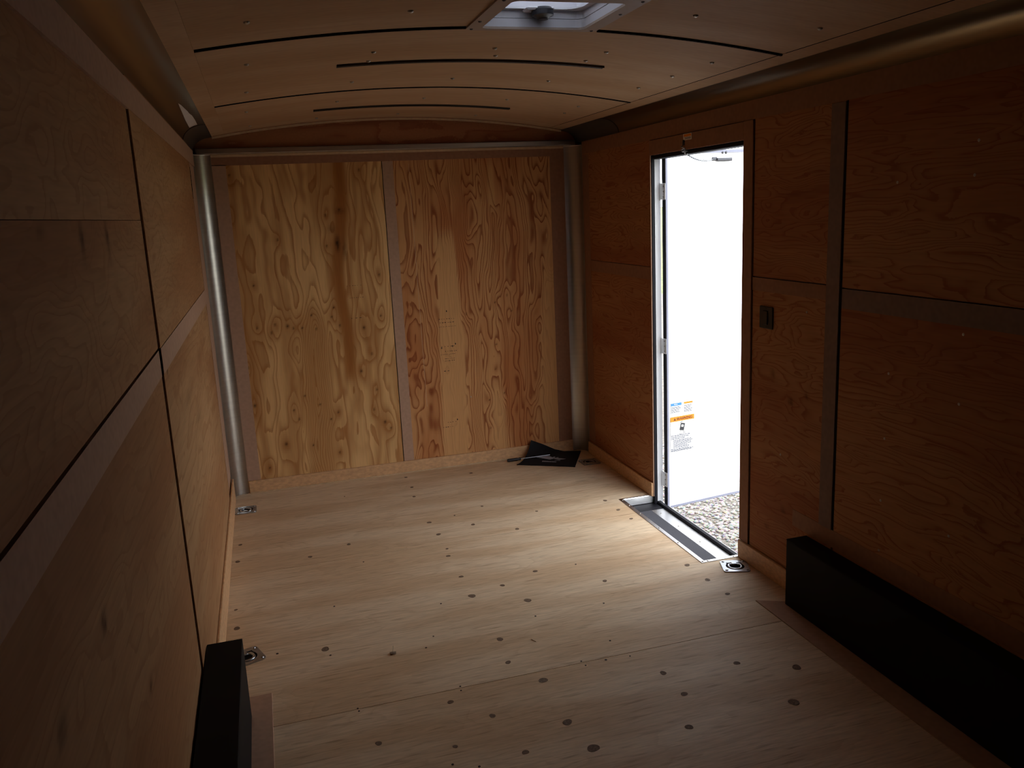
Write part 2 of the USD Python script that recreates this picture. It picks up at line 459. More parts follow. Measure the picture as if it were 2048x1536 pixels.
LG = -2.30
kwl = dict(amp=9, su=2.2, sv=7.0, warm=(0, .9), warp=1.8)
lpanel(REAR, LG - .005, 1.4545, 1.79, 11, **kwl)
lpanel(REAR, LG - .005, 1.140, 1.4535, 12, marks=[(-3.05, 1.425, .018, .03, .7), (-2.815, 1.425, .016, .035, .75), (-3.31, 1.44, .02, .01, .5)], **kwl)
lpanel(REAR, LG - .005, .0, 1.134, 13, marks=[(-3.304, .889, .018, .014, .9), (-3.576, .891, .02, .016, .8), (-3.033, .63, .018, .01, .7), (-2.7, .93, .01, .01, .6)],
       amp=9, su=.55, sv=4.5, warm=(.3, 1.0), warp=1)
lpanel(LG, -.412, 1.1395, 1.79, 14, x=.005, **kwl)
lpanel(LG, -.412, .0, 1.138, 15, x=.005, marks=[(-2.22, 1.073, .012, .016, .9), (-1.75, .9, .12, .022, .28), (-1.5, .78, .10, .02, .28), (-1.15, .95, .08, .015, .22)], amp=8, su=.5, sv=4.0, warm=(0, .8))
lpanel(-.408, -.078, .0, 1.79, 16, x=.0, amp=2, su=.4, sv=2.0, warm=(.3, .7))
lb = [(REAR, LG - .005, 1.068, 1.134), (LG + .0, -.412, 1.072, 1.138), (REAR, -.08, SIDE_TOP, ZW), (-.402, -.082, .14, SIDE_TOP - .001)]
for k, (a, b, c, d) in enumerate(lb):
    obj('batten', bx(-.002, (.0009, .0059, .0062, .0009)[k], a, b, c, d), 'batten', left)
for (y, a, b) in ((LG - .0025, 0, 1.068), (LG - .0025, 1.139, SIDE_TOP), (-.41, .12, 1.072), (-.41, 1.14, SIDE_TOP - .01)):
    obj('joint', bx(-.008, .0003 if y < -1 else .0052, y - .0026, y + .0026, a, b), 'void', left)  # black strips painted in for the shade in the wall gaps
obj('split', frame_map(extr(Polygon([(0, 0), (.02, .05), (.026, .1), (.018, .14), (.004, .1), (-.006, .04)]), .0016), (.0046, -.43, 1.55), (0, 1, 0), (0, 0, 1), (1, 0, 0)), 'void', left, label='flat black piece for the shade inside a split near the front corner')  # flat black shape, its colour stands for shade in a hole
obj('outer_skin', bx(-.06, -.02, REAR - .06, .06, -.06, 2.0), 'shell', left)

# ------------------------------------------------------------------ right wall with the doorway
DY0, DY1, DZ = -1.714, -.925, 1.65
right = struct('wall_right', 'right trailer wall of reddish plywood panels and battens around the open side doorway')
kwr = dict(amp=13, su=1.5, sv=9.0, warm=(.15, 1.0), warp=1.1)


def rpanel(y0, y1, z0, z1, seed, **kw):
    return lpanel(y0, y1, z0, z1, seed, right, W, -1, 'ply_right', **kw)


rpanel(DY1 + .002, -.079, 1.142, 1.79, 21, **kwr)
rpanel(DY1 + .002, -.079, 0, 1.138, 22, **kwr)
rpanel(-2.276, -1.781, 1.152, 1.79, 23, **kwr)
rpanel(-2.276, -1.781, 0, 1.148, 24, marks=[(-1.92, .80, .012, .012, .8), (-2.03, .72, .012, .01, .8), (-2.12, .76, .01, .01, .8), (-1.9, .2, .014, .008, .7), (-2.1, .2, .012, .01, .7), (-2.0, .3, .01, .01, .7)], **kwr)
kc = dict(amp=12, su=.8, sv=9.5, warp=.9)
rpanel(REAR, -2.286, 1.147, 1.79, 25, marks=[(-2.31, 1.235, .05, .005, .9)], warm=(.5, 1.0), stripes=[(1.15, 1.34, lambda u: .10 * (u + 2.9) + .02 * np.sin(u * 9), .0, .02)], **kc)
rpanel(REAR, -2.286, 0, 1.143, 26, warm=(.55, 1.0), stripes=[(.18, .78, lambda u: .12 * (u + 2.6) + .05 * np.sin(u * 7), .05, .02)], **kc)
obj('joint', bx(W - .0003, W + .008, -2.2855, -2.2765, .324, SIDE_TOP + .004), 'void', right)  # black filler strip in place of real gap shade
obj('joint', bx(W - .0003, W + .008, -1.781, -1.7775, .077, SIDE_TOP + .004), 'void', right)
for nm, (a, b, c, d), mm, pr in [('batten', (-.17, -.082, .08, SIDE_TOP), 'batten_dark', .0009), ('batten', (DY1, -.172, 1.08, 1.1395), 'batten_dark', .0007),
                                 ('batten', (REAR, -.082, SIDE_TOP + .006, ZW), 'batten_dark', .0009),
                                 ('door_casing', (-1.776, DY0, .079, SIDE_TOP + .004), 'batten_dark', .006), ('door_header', (DY0, DY1, DZ, SIDE_TOP + .003), 'batten_dark', .006),
                                 ('batten', (-2.21, -1.779, 1.100, 1.1485), 'batten_dark', .0009), ('batten', (-2.276, -2.21, .322, SIDE_TOP + .004), 'batten_grey', .003),
                                 ('batten', (REAR, -2.287, 1.081, 1.1435), 'batten_grey', .0009), ('batten', (REAR, -2.06, .262, .324), 'batten_dark', .0012)]:
    obj(nm, bx(W + .001, W - pr, a, b, c, d, .0006 if pr > .002 else 0), mm, right)
RSCREWS = [(-2.776, 1.06), (-2.509, .907), (-2.777, .87), (-2.505, .704), (-1.977, .508), (-2.109, 1.05), (-2.507, 1.464), (-2.778, 1.471), (-2.784, 1.556), (-2.501, .504), (-2.772, .489), (-2.504, .34)]
for (y, z) in RSCREWS:
    obj('screw', dome((W + .0006, y, z), (-1, 0, 0), .0048, .0025), 'screw_steel', right)
skin = [bx(W + .016, 2.079, DY1 + .004, .06, -.06, 2.0), bx(W + .016, 2.088, REAR - .06, DY0 - .004, -.06, 2.0), bx(W + .016, 2.088, DY0 - .004, DY1 + .004, DZ + .004, 2.0)]
obj('outer_skin', cat(skin), 'shell', right)

# ------------------------------------------------------------------ front wall
front = struct('wall_front', 'front trailer wall of two upright plywood sheets with battens, blond on the left and red grained on the right')
KN1 = [(.161, 1.668), (.808, 1.675), (.615, 1.451), (.362, 1.338), (.608, 1.292), (.665, 1.308), (.871, 1.124), (.22, 1.111), (.141, 1.47), (.688, 1.476), (.214, .89), (.306, .9),
       (.284, .859), (.369, .887), (.398, .874), (.443, .871), (.496, .935), (.515, .86), (.616, .967), (.601, .918), (.64, .868), (.767, .846), (.863, .904), (.798, .699), (.733, .609),
       (.147, .683), (.16, .478), (.421, .503), (.498, .447), (.59, .394), (.549, .359), (.81, .498), (.786, .387), (.358, .43), (.38, .379), (.841, .309), (.201, .126), (.3, .249),
       (.441, .225), (.579, .165), (.871, .27)]
KBIG = {(.369, .887), (.767, .846), (.733, .609), (.841, .309), (.688, 1.476), (.16, .478), (.3, .249)}
k1 = [(z, x, .036 if (x, z) in KBIG else .024) for x, z in KN1]
sag = lambda u: .03 * np.sin(u * 4.1) + .015 * np.sin(u * 9.7)
v1 = veneer(31, amp=6.0, su=.6, sv=7.0, warm=(-.25, .45), blot=3.0, warp=1.2, knots=k1,
            marks=[(1.30, .665, .035, .012, 1.0), (1.27, .70, .05, .012, .5), (1.47, .69, .02, .03, .35), (1.38, .64, .02, .02, .35)],
            stripes=[(.665, .728, lambda u: -.03 * (1.6 - u) + .6 * sag(u), 1.0, .006, .56, 1.9), (.755, .775, sag, .75, .006), (.80, .82, sag, .7, .008), (.41, .56, lambda u: sag(u) + .04 * (u - .6), .55, .012, -.1, .95), (.14, .17, sag, .8, .008)])
step = .006


def blond(u, v):
    """Flames and knots, with a column of tight rings that arch over at its top."""
    ph, g, k = v1(u, v)
    c = v + .02 * np.sin(u * 5) + .012 * np.sin(u * 11)
    return ph + 6 * np.clip(1 - np.abs(c - .49) / .08, 0, 1) / (1 + np.exp((u - .9) / .05)), g, k


m, g = sheet(ticks(.075, .9275, step), ticks(.0, 1.79, .008), lambda U, V: np.stack([U, 0 * U, V], -1), (0, -1, 0), .009, None, lambda U, V: blond(V, U))
obj('plywood_panel', m, 'ply_blond', front, grain=g, label='blond plywood sheet with many small dark knots')


def fir(u, v):
    """Dense upright lines with arched figures, and three pale bands."""
    ph, g, k = veneer(33, amp=10, su=.85, sv=6.5, warm=(.25, 1.1), warp=1.0, slope=6, blot=2.4,
                      knots=[(z, x, .02) for x, z in [(1.51, .928), (1.583, .963), (1.604, .872), (1.34, .875), (1.506, .688), (1.494, .546), (1.539, .398), (1.449, .368), (1.447, .202)]])(u, v)
    # straight tight rings on both sides of the pale band
    bent = v + .014 * np.sin(u * 2.3) + .006 * np.sin(u * 7.1)
    ph = ph + 48 * np.clip(bent - 1.10, 0, .07) + 30 * np.clip(bent - 1.17, 0, .12) + 62 * np.clip(bent - 1.29, 0, .14) + 40 * np.clip(bent - 1.80, 0, .2)
    pale = np.exp(-np.maximum(0, np.abs(v - (1.235 + .012 * np.sin(u * 2.2))) - (.045 + .028 * np.clip(1.3 - u, -.6, .7))) ** 2 / .012 ** 2) * (1 / (1 + np.exp((u - 1.33) / .02)))
    edge = 1 / (1 + np.exp(-(v - (1.79 + .03 * (u - .2) - .035 * np.sin(u * 2.5))) / .008))
    tongue = np.exp(-((v - 1.50) / (.035 + .03 * np.clip(.45 - u, 0, 1))) ** 4) * (1 / (1 + np.exp((u - .42) / .012)))
    tongue2 = np.exp(-((v - 1.52) / .02) ** 4) * np.exp(-((u - 1.57) / .14) ** 4)
    e = np.clip(pale + edge + tongue + .8 * tongue2, 0, 1)
    return np.floor(ph * 0) + ph * (1 - .0 * e), g * (1 - e) - .35 * e, np.maximum(k, 0)


xs2 = ticks(.9325, 1.955, step)
m, g = sheet(xs2, ticks(.0, 1.79, .008), lambda U, V: np.stack([U, 0 * U, V], -1), (0, -1, 0), .009, None, lambda U, V: fir(V, U))
obj('plywood_panel', m, 'ply_fir', front, grain=g, label='red grained plywood sheet with arched figure')
for (a, b, c, d), mm in [((.082, .148, .069, 1.72), 'batten'), ((.931, .988, .069, 1.715), 'batten'), ((1.866, 1.95, .069, 1.718), 'batten_dark'), ((.082, 1.95, 1.716, 1.757), 'batten_dark')]:
    obj('batten', bx(a, b, -.0012, .001, c, d), mm, front)


def stamp(rows):
    ms = []
    for (x, z, w, h) in rows:
        ms.append(bx(x, x + w, -.0006, .0004, z, z + h))
    return cat(ms)


rws = []
for z, x0, x1, n in [(.855, 1.178, 1.275, 7), (.835, 1.18, 1.27, 6), (.812, 1.178, 1.275, 9), (.70, 1.18, 1.27, 5), (.672, 1.205, 1.275, 6), (.655, 1.18, 1.27, 10), (.63, 1.20, 1.26, 8), (.618, 1.20, 1.26, 6), (.56, 1.19, 1.23, 2), (.235, 1.165, 1.23, 5), (.262, 1.19, 1.25, 4)]:
    for i in range(n):
        rws.append((x0 + (x1 - x0) * (i + rng.uniform(.1, .4)) / n, z, (x1 - x0) / n * rng.uniform(.25, .7), rng.uniform(.0015, .004)))
for x, z in [(1.265, .708), (1.248, .696), (1.225, .895), (1.185, .69), (1.25, .27)]:
    rws.append((x, z, .006, .009))
obj('grade_stamp', stamp(rws), 'print_stamp', front, label='faint broken mill stamp on the pale band')
rws = []
for z, x0, x1, n in [(1.075, .69, .775, 6), (1.01, .70, .78, 7), (.90, .70, .76, 3)]:
    for i in range(n):
        rws.append((x0 + (x1 - x0) * (i + rng.uniform(.1, .4)) / n, z, (x1 - x0) / n * rng.uniform(.25, .6), rng.uniform(.0015, .003)))
obj('grade_stamp', stamp(rws), 'print_stamp', front)
obj('veneer_seam', frame_map(bx(-.0009, .0009, -.0005, .0003, 0, 1.33), (1.083, 0, .37), (1, 0, 0), (0, 1, 0), (-.008, 0, 1)), 'bare_edge', front, label='thin pale veneer seam')
obj('staple', bx(1.337, 1.343, -.003, .0, .395, .401, .001), 'screw_steel', front)
# the dark board above the rail, under the arch of the roof
th = np.linspace(0, np.pi / 2, 9)
cove = [(.1 * (1 - math.cos(t)), ZW + .07 * math.sin(t)) for t in th]
xs = np.linspace(.1, W - .1, 41)
arch = [(x, float(zc(x))) for x in xs]
outline = [(0, 1.77)] + cove + arch[1:-1] + [(W - x, z) for x, z in cove[::-1]] + [(W, 1.77)]
hp = Polygon(outline).buffer(.012)
grid_x, grid_z = ticks(-.01, W + .01, .012), ticks(1.765, 1.96, .012)
vh = veneer(36, amp=5, su=.5, sv=5, warm=(.6, 1))
m, g = sheet(grid_x, grid_z, lambda U, V: np.stack([U, 0 * U + .012, V], -1), (0, -1, 0), .009, None, lambda U, V: vh(U, V))
obj('header_board', m, 'ply_right', front, grain=g, label='dark red board under the arch of the roof')
obj('outer_skin', bx(-.06, 2.088, .024, .06, -.06, 2.0), 'shell', front)

# ------------------------------------------------------------------ rear wall (behind the camera, two closed doors)
rear = struct('wall_rear', 'closed rear end of the trailer unseen behind the camera, blackened to cut bounce light')
obj('door_leaf', bx(.03, 1.013, REAR - .03, REAR, .02, 1.84, .003), 'rear_black', rear)
obj('door_leaf', bx(1.017, 2.0, REAR - .03, REAR, .02, 1.84, .003), 'rear_black', rear)
obj('outer_skin', bx(-.06, 2.088, REAR - .07, REAR - .03, -.06, 2.0), 'shell', rear)

# ------------------------------------------------------------------ baseboards
bl = struct('baseboard_left', 'pale plywood baseboard along the foot of the left wall')
obj('board', bx(.0055, .014, -2.17, -.088, .0, .118, .002), 'baseboard_wood', bl)
br = struct('baseboard_right', 'reddish plywood baseboard along the foot of the right wall')
obj('board', bx(W - .012, W, -2.145, DY0, .0, .077, .002), 'baseboard_wood', br)
obj('board', bx(W - .012, W, DY1, -.085, .0, .07, .002), 'baseboard_wood', br)
bf = struct('baseboard_front', 'plywood baseboard along the foot of the front wall')
obj('board', bx(.084, 1.95, -.011, -.0002, .0005, .069, .002), 'baseboard_wood', bf)
obj('bead', bx(.09, 1.945, -.016, -.010, .0, .006, .001), 'bare_edge', bf)

# ------------------------------------------------------------------ ceiling
ceil = struct('ceiling', 'arched plywood trailer ceiling in sheets with joint shade set in as black strips, slots and small screws')
VX0, VX1, VY0, VY1 = .905, 1.21, -2.495, -2.183
S1, S2 = -.535, -1.682


def csheet(x0, x1, y0, y1, slot=None, vent=False, seed=50, drop=0.0):
    ex, ey = ([.565, 1.48] if slot else []) + ([VX0, VX1] if vent else []), ([slot - .010, slot + .010] if slot else []) + ([VY0, VY1] if vent else [])
    xs, ys = ticks(x0, x1, .03, ex), ticks(y0, y1, .05, ey)
    cx, cy = np.meshgrid((xs[1:] + xs[:-1]) / 2, (ys[1:] + ys[:-1]) / 2, indexing='ij')
    mask = np.ones(cx.shape, bool)
    if slot:
        mask &= ~((cx > .565) & (cx < 1.48) & (abs(cy - slot) < .010))
    if vent:
        mask &= ~((cx > VX0) & (cx < VX1) & (cy > VY0) & (cy < VY1))
    vf = veneer(seed, amp=5, su=.3, sv=3, warm=(0, 1), blot=1.2)
    m, g = sheet(xs, ys, lambda U, V: np.stack([U, V, zc(U) - drop], -1), (0, 0, -1), .005, mask, lambda U, V: vf(U, V))
    return obj('plywood_sheet', m, 'luan', ceil, grain=g)


csheet(.160, 1.8615, -1.076, -.034, seed=51)
csheet(.160, 1.8615, -2.176, -1.084, seed=52)
csheet(.160, 1.8615, REAR, -2.188, vent=True, seed=53)
csheet(.1, .1595, REAR, -.034, seed=54)
csheet(1.8665, W - .098, REAR, -.034, seed=55)
aw = [(x, float(zc(x)) - .002) for x in np.linspace(.1, W - .1, 41)]
rim = Polygon(aw + [(x, z - .010) for x, z in aw[::-1]])
obj('arch_trim', frame_map(extr(rim, .012), (0, -.018, 0), (1, 0, 0), (0, 0, 1), (0, -1, 0)), 'bare_edge', ceil, label='thin bent wood trim at the front end of the ceiling')
for s in (S1, S2):       # bent steel straps that stand a little proud of the sheets
    xs = np.linspace(.563, 1.483, 40)
    m, _ = sheet(xs, [s - .010, s - .003, s + .003, s + .010], lambda U, V: np.stack([U, V, zc(U) - .0075 + .003 * (abs(V - s) < .005)], -1), (0, 0, -1), .0075)
    obj('roof_strap', m, 'bow_steel', ceil, label='dark bent steel strap across the ceiling')
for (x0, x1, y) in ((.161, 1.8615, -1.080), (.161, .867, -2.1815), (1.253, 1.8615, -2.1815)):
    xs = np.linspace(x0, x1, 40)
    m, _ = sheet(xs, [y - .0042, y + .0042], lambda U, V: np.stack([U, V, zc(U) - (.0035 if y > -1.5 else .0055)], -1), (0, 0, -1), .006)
    obj('joint', m, 'void', ceil)  # proud black strips stand in for the unlit sheet edges
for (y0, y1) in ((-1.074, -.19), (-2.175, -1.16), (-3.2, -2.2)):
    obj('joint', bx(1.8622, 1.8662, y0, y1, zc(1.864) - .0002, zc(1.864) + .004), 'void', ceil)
CS = [(.292, -2.419), (.678, -2.388), (.657, -1.868), (1.034, -1.881), (1.399, -1.906), (.286, -1.877), (.653, -1.30), (1.032, -1.295), (.28, -1.331), (.274, -.779), (1.43, -2.428),
      (1.775, -2.482), (1.756, -1.948), (1.755, -1.673), (1.754, -1.393), (1.405, -1.325), (.647, -.772), (1.025, -.761), (1.395, -.793), (1.731, -.805), (1.748, -.576), (.285, -.219),
      (.60, -.2), (1.0, -.2), (1.4, -.21), (1.07, -1.76), (1.39, -1.75), (.66, -1.72)]
for (x, y) in CS:
    obj('screw', dome((x, y, zc(x) + .0005), (0, 0, -1), .0075, .0065, rim=.002), 'screw_steel', ceil)
rp = sbox(-.06, REAR - .07, 2.088, .06).difference(sbox(VX0 - .005, VY0 - .005, VX1 + .005, VY1 + .005))
obj('roof_skin', extr(rp, .012, 1.985), 'shell', ceil)

# ------------------------------------------------------------------ coves, corner posts and front rail
def cove_mesh(y0, y1, flip=False, grow=0.0):
    """A concave quarter cove between side wall and ceiling."""
    t = np.linspace(0, np.pi / 2, 17)
    x, z = (.1 - grow) * (1 - np.cos(t)) + grow * .0, ZW + .07 * np.sin(t)
    inner = np.stack([x + grow, z - grow * .6], 1)
    outer = np.stack([x - .004, z + .004], 1)[::-1]
    p = Polygon(np.vstack([inner, outer]))
    m = frame_map(extr(p, y1 - y0), (0, y1, 0), (1, 0, 0), (0, 0, 1), (0, -1, 0))
    if flip:
        m.apply_transform(np.diag([-1.0, 1, 1, 1]))
        m.apply_translation([W, 0, 0])
        m.invert()
    return m


CAPY = -.58
t1 = struct('trim_1', 'brown filmed metal cove between left wall and ceiling with a torn bare patch')
obj('cove', cove_mesh(REAR, CAPY + .004), 'aluminium_film', t1, smooth=35)
obj('end_cap', cove_mesh(CAPY, .01, grow=.0025), 'film_dark', t1, smooth=35, label='dark end cap at the front corner')
# the torn strip of protective film: bare bright metal, curved with the cove
pts = [(-1.34, .685), (-1.27, .72), (-1.18, .745), (-1.09, .77), (-1.02, .775), (-.94, .81), (-.78, .815), (-.61, .80), (-.615, .68), (-.62, .56), (-.74, .575), (-.87, .59), (-1.10, .635), (-1.25, .665)]
pp = Polygon([(y, s) for y, s in pts])
tri = trimesh.creation.extrude_polygon(pp, .002, engine='earcut').subdivide_to_size(.03)
v = tri.vertices.copy()
tt = v[:, 1] * np.pi / 2
off = .0008 + v[:, 2] * .2
tri.vertices = np.stack([(.1 - off) * (1 - np.cos(tt)) + off * np.cos(tt), v[:, 0], ZW + (.07 - off) * np.sin(tt) - 0 * off], 1)
tri.fix_normals()
obj('bare_patch', tri, 'bare_patch', t1, label='pale bare patch where film has torn off')
t2 = struct('trim_2', 'brown filmed metal cove between right wall and ceiling catching the light in a thin streak')
obj('cove', cove_mesh(REAR, CAPY + .004, True), 'aluminium_film', t2, smooth=35)
obj('end_cap', cove_mesh(CAPY, .01, True, grow=.0025), 'film_dark', t2, smooth=35)


def post_mesh(flip=False):
    r = .082
    t = np.linspace(0, np.pi / 2, 21)
    x, y = r * (1 - np.cos(t)), -r * (1 - np.sin(t))
    inner = np.stack([x, y], 1)
    outer = np.stack([x - .003, y + .003], 1)[::-1]
    m = extr(Polygon(np.vstack([inner, outer])), 1.764, .002)
    if flip:
        m.apply_transform(np.diag([-1.0, 1, 1, 1]))
        m.apply_translation([W, 0, 0])
        m.invert()
    return m


def post_cap(flip=False):
    r = .084
    t = np.linspace(0, np.pi / 2, 13)
    p = Polygon([(0, 0)] + [(r * (1 - math.cos(a)) + .004, -r * (1 - math.sin(a)) - .004) for a in t])
    m = extr(p.buffer(0), .004, 1.766)
    if flip:
        m.apply_transform(np.diag([-1.0, 1, 1, 1]))
        m.apply_translation([W, 0, 0])
        m.invert()
    return m


t3 = struct('trim_3', 'curved aluminium corner post left of the front wall')
obj('post', post_mesh(), 'aluminium', t3, smooth=35)
obj('cap', post_cap(), 'aluminium_bright', t3)
t4 = struct('trim_4', 'curved aluminium corner post right of the front wall')
obj('post', post_mesh(True), 'aluminium', t4, smooth=35)
obj('cap', post_cap(True), 'aluminium_bright', t4)
t5 = struct('trim_5', 'narrow metal rail across the top of the front wall')
obj('rail', bx(.012, W - .012, -.018, .011, 1.771, 1.80, .004), 'aluminium', t5)
obj('ledge', bx(.082, 1.948, -.007, -.0005, 1.757, 1.770, .001), 'bare_edge', t5)

# ------------------------------------------------------------------ doorway frame and open door
t6 = struct('trim_6', 'white aluminium frame with black rubber seal around the side doorway')
XJ0, XJ1 = 2.046, 2.088
obj('jamb', bx(XJ0 + .003, XJ1 - .009, DY1 - .004, DY1 + .012, -.05, DZ - .012, .001), 'white_paint', t6)
obj('jamb', bx(XJ0, XJ1, DY0 - .012, DY0 + .004, -.05, DZ), 'white_paint', t6)
obj('head_jamb', bx(XJ0, XJ1, DY0, DY1, DZ - .006, DZ + .012, .001), 'white_paint', t6)
obj('seal', bx(W + .002, XJ0 + .002, DY1 - .008, DY1 + .004, -.04, DZ, .002), 'rubber', t6)
obj('seal', bx(W + .004, XJ1 - .002, DY0, DY1, DZ - .018, DZ - .001, .003), 'rubber', t6)
obj('seal_edge', bx(W - .003, W + .006, DY1 - .004, DY1 + .0025, -.0, DZ + .002, .001), 'batten', t6)

ang = 8.0
door = thing('door_1', 'open white side door swung outward with warning labels and latch', None, (2.083, -.972, 0), ang, kind='structure')
DWI, DB, DT = .80, -.058, 1.668
obj('door_panel', bx(.009, DWI - .01, .001, .027, DB + .006, DT - .008, .001), 'white_paint', door)
for nm, b in (('edge_trim', (0, .011, -.0005, .028, DB, DT)), ('edge_trim', (DWI - .016, DWI, -.0005, .028, DB, DT)), ('edge_trim', (.016, DWI - .016, -.0005, .028, DB, DB + .012)), ('edge_trim', (.016, DWI - .016, -.0005, .028, DT - .014, DT))):
    obj(nm, bx(*b, .0012), 'trim_grey', door)
obj('edge_seal', bx(-.001, .001, .003, .027, DB + .01, DT - .01, .001), 'rubber', door)
for z in (1.486, .762, .092):
    h = obj('hinge', cat([bx(-.0045, -.0015, -.0006, .044, z - .037, z + .037, .001), cyl((-.0, .045, z), (0, 0, 1), .0045, .078, 12)]), 'aluminium_bright', door)
    obj('bolt', cat([dome((-.0045, .012, z + d), (-1, 0, 0), .004, .002, 8) for d in (-.024, 0, .024)]), 'screw_steel', h)
obj('latch', cat([bx(.285, .375, -.012, .0, 1.616, 1.630, .003), bx(.262, .29, -.006, .0, 1.619, 1.634, .002)]), 'zinc_dark', door, label='small grey catch bar near the top')
obj('bolt', dome((.325, -.0005, 1.655), (0, -1, 0), .006, .003), 'zinc_dark', door)
obj('bolt', dome((.345, -.0005, 1.655), (0, -1, 0), .007, .003), 'zinc_dark', door)


def on_door(m, x, z, y=-.0):
    """Lettering and print that lies in the xy plane, stood up on the door's inner face."""
    return frame_map(m, (x, y, z), (1, 0, 0), (0, 0, 1), (0, -1, 0))


def print_box(x0, x1, z0, z1, t=.0005):
    return bx(x0, x1, -t, .001, z0, z1)


def text_lines(x0, x1, zs, h=.0022, t=.0009, ragged=.25):
    ms = []
    for z in zs:
        end = x1 - rng.uniform(0, ragged) * (x1 - x0)
        x = x0
        while x < end - .004:
            w = rng.uniform(.004, .014)
            ms.append(bx(x, min(x + w, end), -t, .0, z, z + h))
            x += w + .0022
    return cat(ms)


lab = obj('warning_label', print_box(.018, .162, .232, .410), 'paper', door, label='white warning label with an orange WARNING band')
obj('band', bx(.018, .160, -.0009, 0, .384, .408), 'print_orange', lab, label='orange band')
tm = meshkit.text_mesh('WARNING', .0125, .0006, bold=True)
tm.apply_scale([.094 / tm.extents[0], 1, 1])
obj('lettering', on_door(tm, .054, .3895, -.0009), 'print_brown', lab, label='dark word WARNING')
tri = Polygon([(0, 0), (.014, 0), (.007, .0125)])
obj('hazard_triangle', on_door(extr(tri, .0006), .037, .3895, -.0009), 'print_brown', lab)
rb = sbox(-.0105, -.016, .0105, .016).buffer(.002).difference(sbox(-.0075, -.001, .0075, .011))
rm = extr(shapely.affinity.rotate(rb, -14), .0006)
wire = cat([on_door(extr(Polygon(p), .0006), 0, 0, -.0005) for p in (
    [(.076, .374), (.082, .379), (.090, .378), (.090, .3766), (.083, .3772), (.078, .373)],
    [(.0775, .336), (.0765, .328), (.0778, .328), (.079, .336)], [(.096, .338), (.0955, .324), (.0968, .324), (.0975, .338)],
    [(.070, .319), (.088, .3165), (.088, .318), (.070, .3205)], [(.094, .3225), (.111, .321), (.111, .3225), (.094, .324)])])
obj('pictogram', cat([on_door(rm, .0885, .353, -.0005), wire]), 'print_dark', lab, label='drawing of a small tool')
obj('text_lines', cat([text_lines(.022, .158, [.311, .303, .295], h=.003, ragged=.4), text_lines(.036, .150, [.286, .279, .272, .265, .258, .251], h=.003, ragged=.3), text_lines(.022, .158, [.243, .2375, .233], h=.0028, ragged=.25)]), 'print_grey', lab)
l2 = obj('notice_label', print_box(.022, .084, .424, .478), 'paper', door, label='small label with blue heading')
obj('band', bx(.022, .084, -.0009, 0, .464, .4765), 'print_blue', l2, label='blue heading')
obj('text_lines', text_lines(.025, .080, [.455, .449, .443, .437, .431], h=.0024), 'print_grey', l2)
obj('lettering', text_lines(.040, .066, [.4685], h=.004, t=.0012, ragged=.05), 'paper', l2)
l3 = obj('caution_label', print_box(.094, .153, .424, .478), 'paper', door, label='small label with orange heading')
obj('band', bx(.098, .150, -.0009, 0, .467, .4755), 'print_orange', l3, label='orange heading')
obj('text_lines', text_lines(.100, .150, [.457, .451, .445, .439, .433, .427], h=.0024), 'print_grey', l3)

# ------------------------------------------------------------------ step well at the doorway
sw = thing('step_well', 'aluminium edged step well with dark grip tape at the side doorway', 'door sill', (WELL[0], WELL[2], 0))
x0, x1, y0, y1 = 0.0, 2.076 - WELL[0], 0.0, WELL[3] - WELL[2]
zb = -.040
obj('rim', cat([bx(x0, x0 + .020, y0, y1, -.002, .0025, .001), bx(x0 + .018, 2.028 - WELL[0], y0, y0 + .018, -.002, .0025, .001), bx(x0 + .018, 2.028 - WELL[0], y1 - .012, y1, -.002, .0025, .001)]), 'aluminium_bright', sw)
obj('riser', cat([bx(x0 + .014, x0 + .019, y0 + .012, y1 - .012, zb, -.001), bx(x0 + .016, x1, y0 + .0125, y0 + .0165, zb, -.001), bx(x0 + .016, x1 - .03, y1 - .0165, y1 - .0125, zb + .004, -.001)]), 'aluminium_bright', sw)
obj('tray', bx(x0 + .014, x1 + .010, y0 + .0125, y1 - .0125, zb - .004, zb, .001), 'aluminium_bright', sw)
obj('tray_cover', bx(x0 + .02, x1 - .03, y1 - .105, y1 - .017, zb, zb + .0015), 'rubber', sw, label='black strip painted for the dark interior reflected in the tread at the front end')  # black put on the tray for the dark interior it mirrors
obj('grip_tape', bx(x0 + .02, x0 + .125, y0 + .018, y1 - .108, zb, zb + .0018), 'grip', sw)
obj('seal', bx(x1 - .03, x1 - .008, y0 + .01, y1 - .02, zb - .0, zb + .014, .003), 'rubber', sw)
for (x, y, z) in [(.010, .011, .0025), (.010, .40, .0025), (.010, .22, .0025), (.010, .60, .0025), (.010, .72, .0025), (.010, .80, .0025), (.032, .008, .0025), (.150, .008, .0025), (.032, .816, .0025), (.14, .816, .0025),
                  (.15, .08, zb), (.15, .28, zb), (.15, .48, zb), (.15, .66, zb)]:
    obj('rivet', dome((x, y, z), (0, 0, 1), .0045, .0025), 'screw_steel', sw)

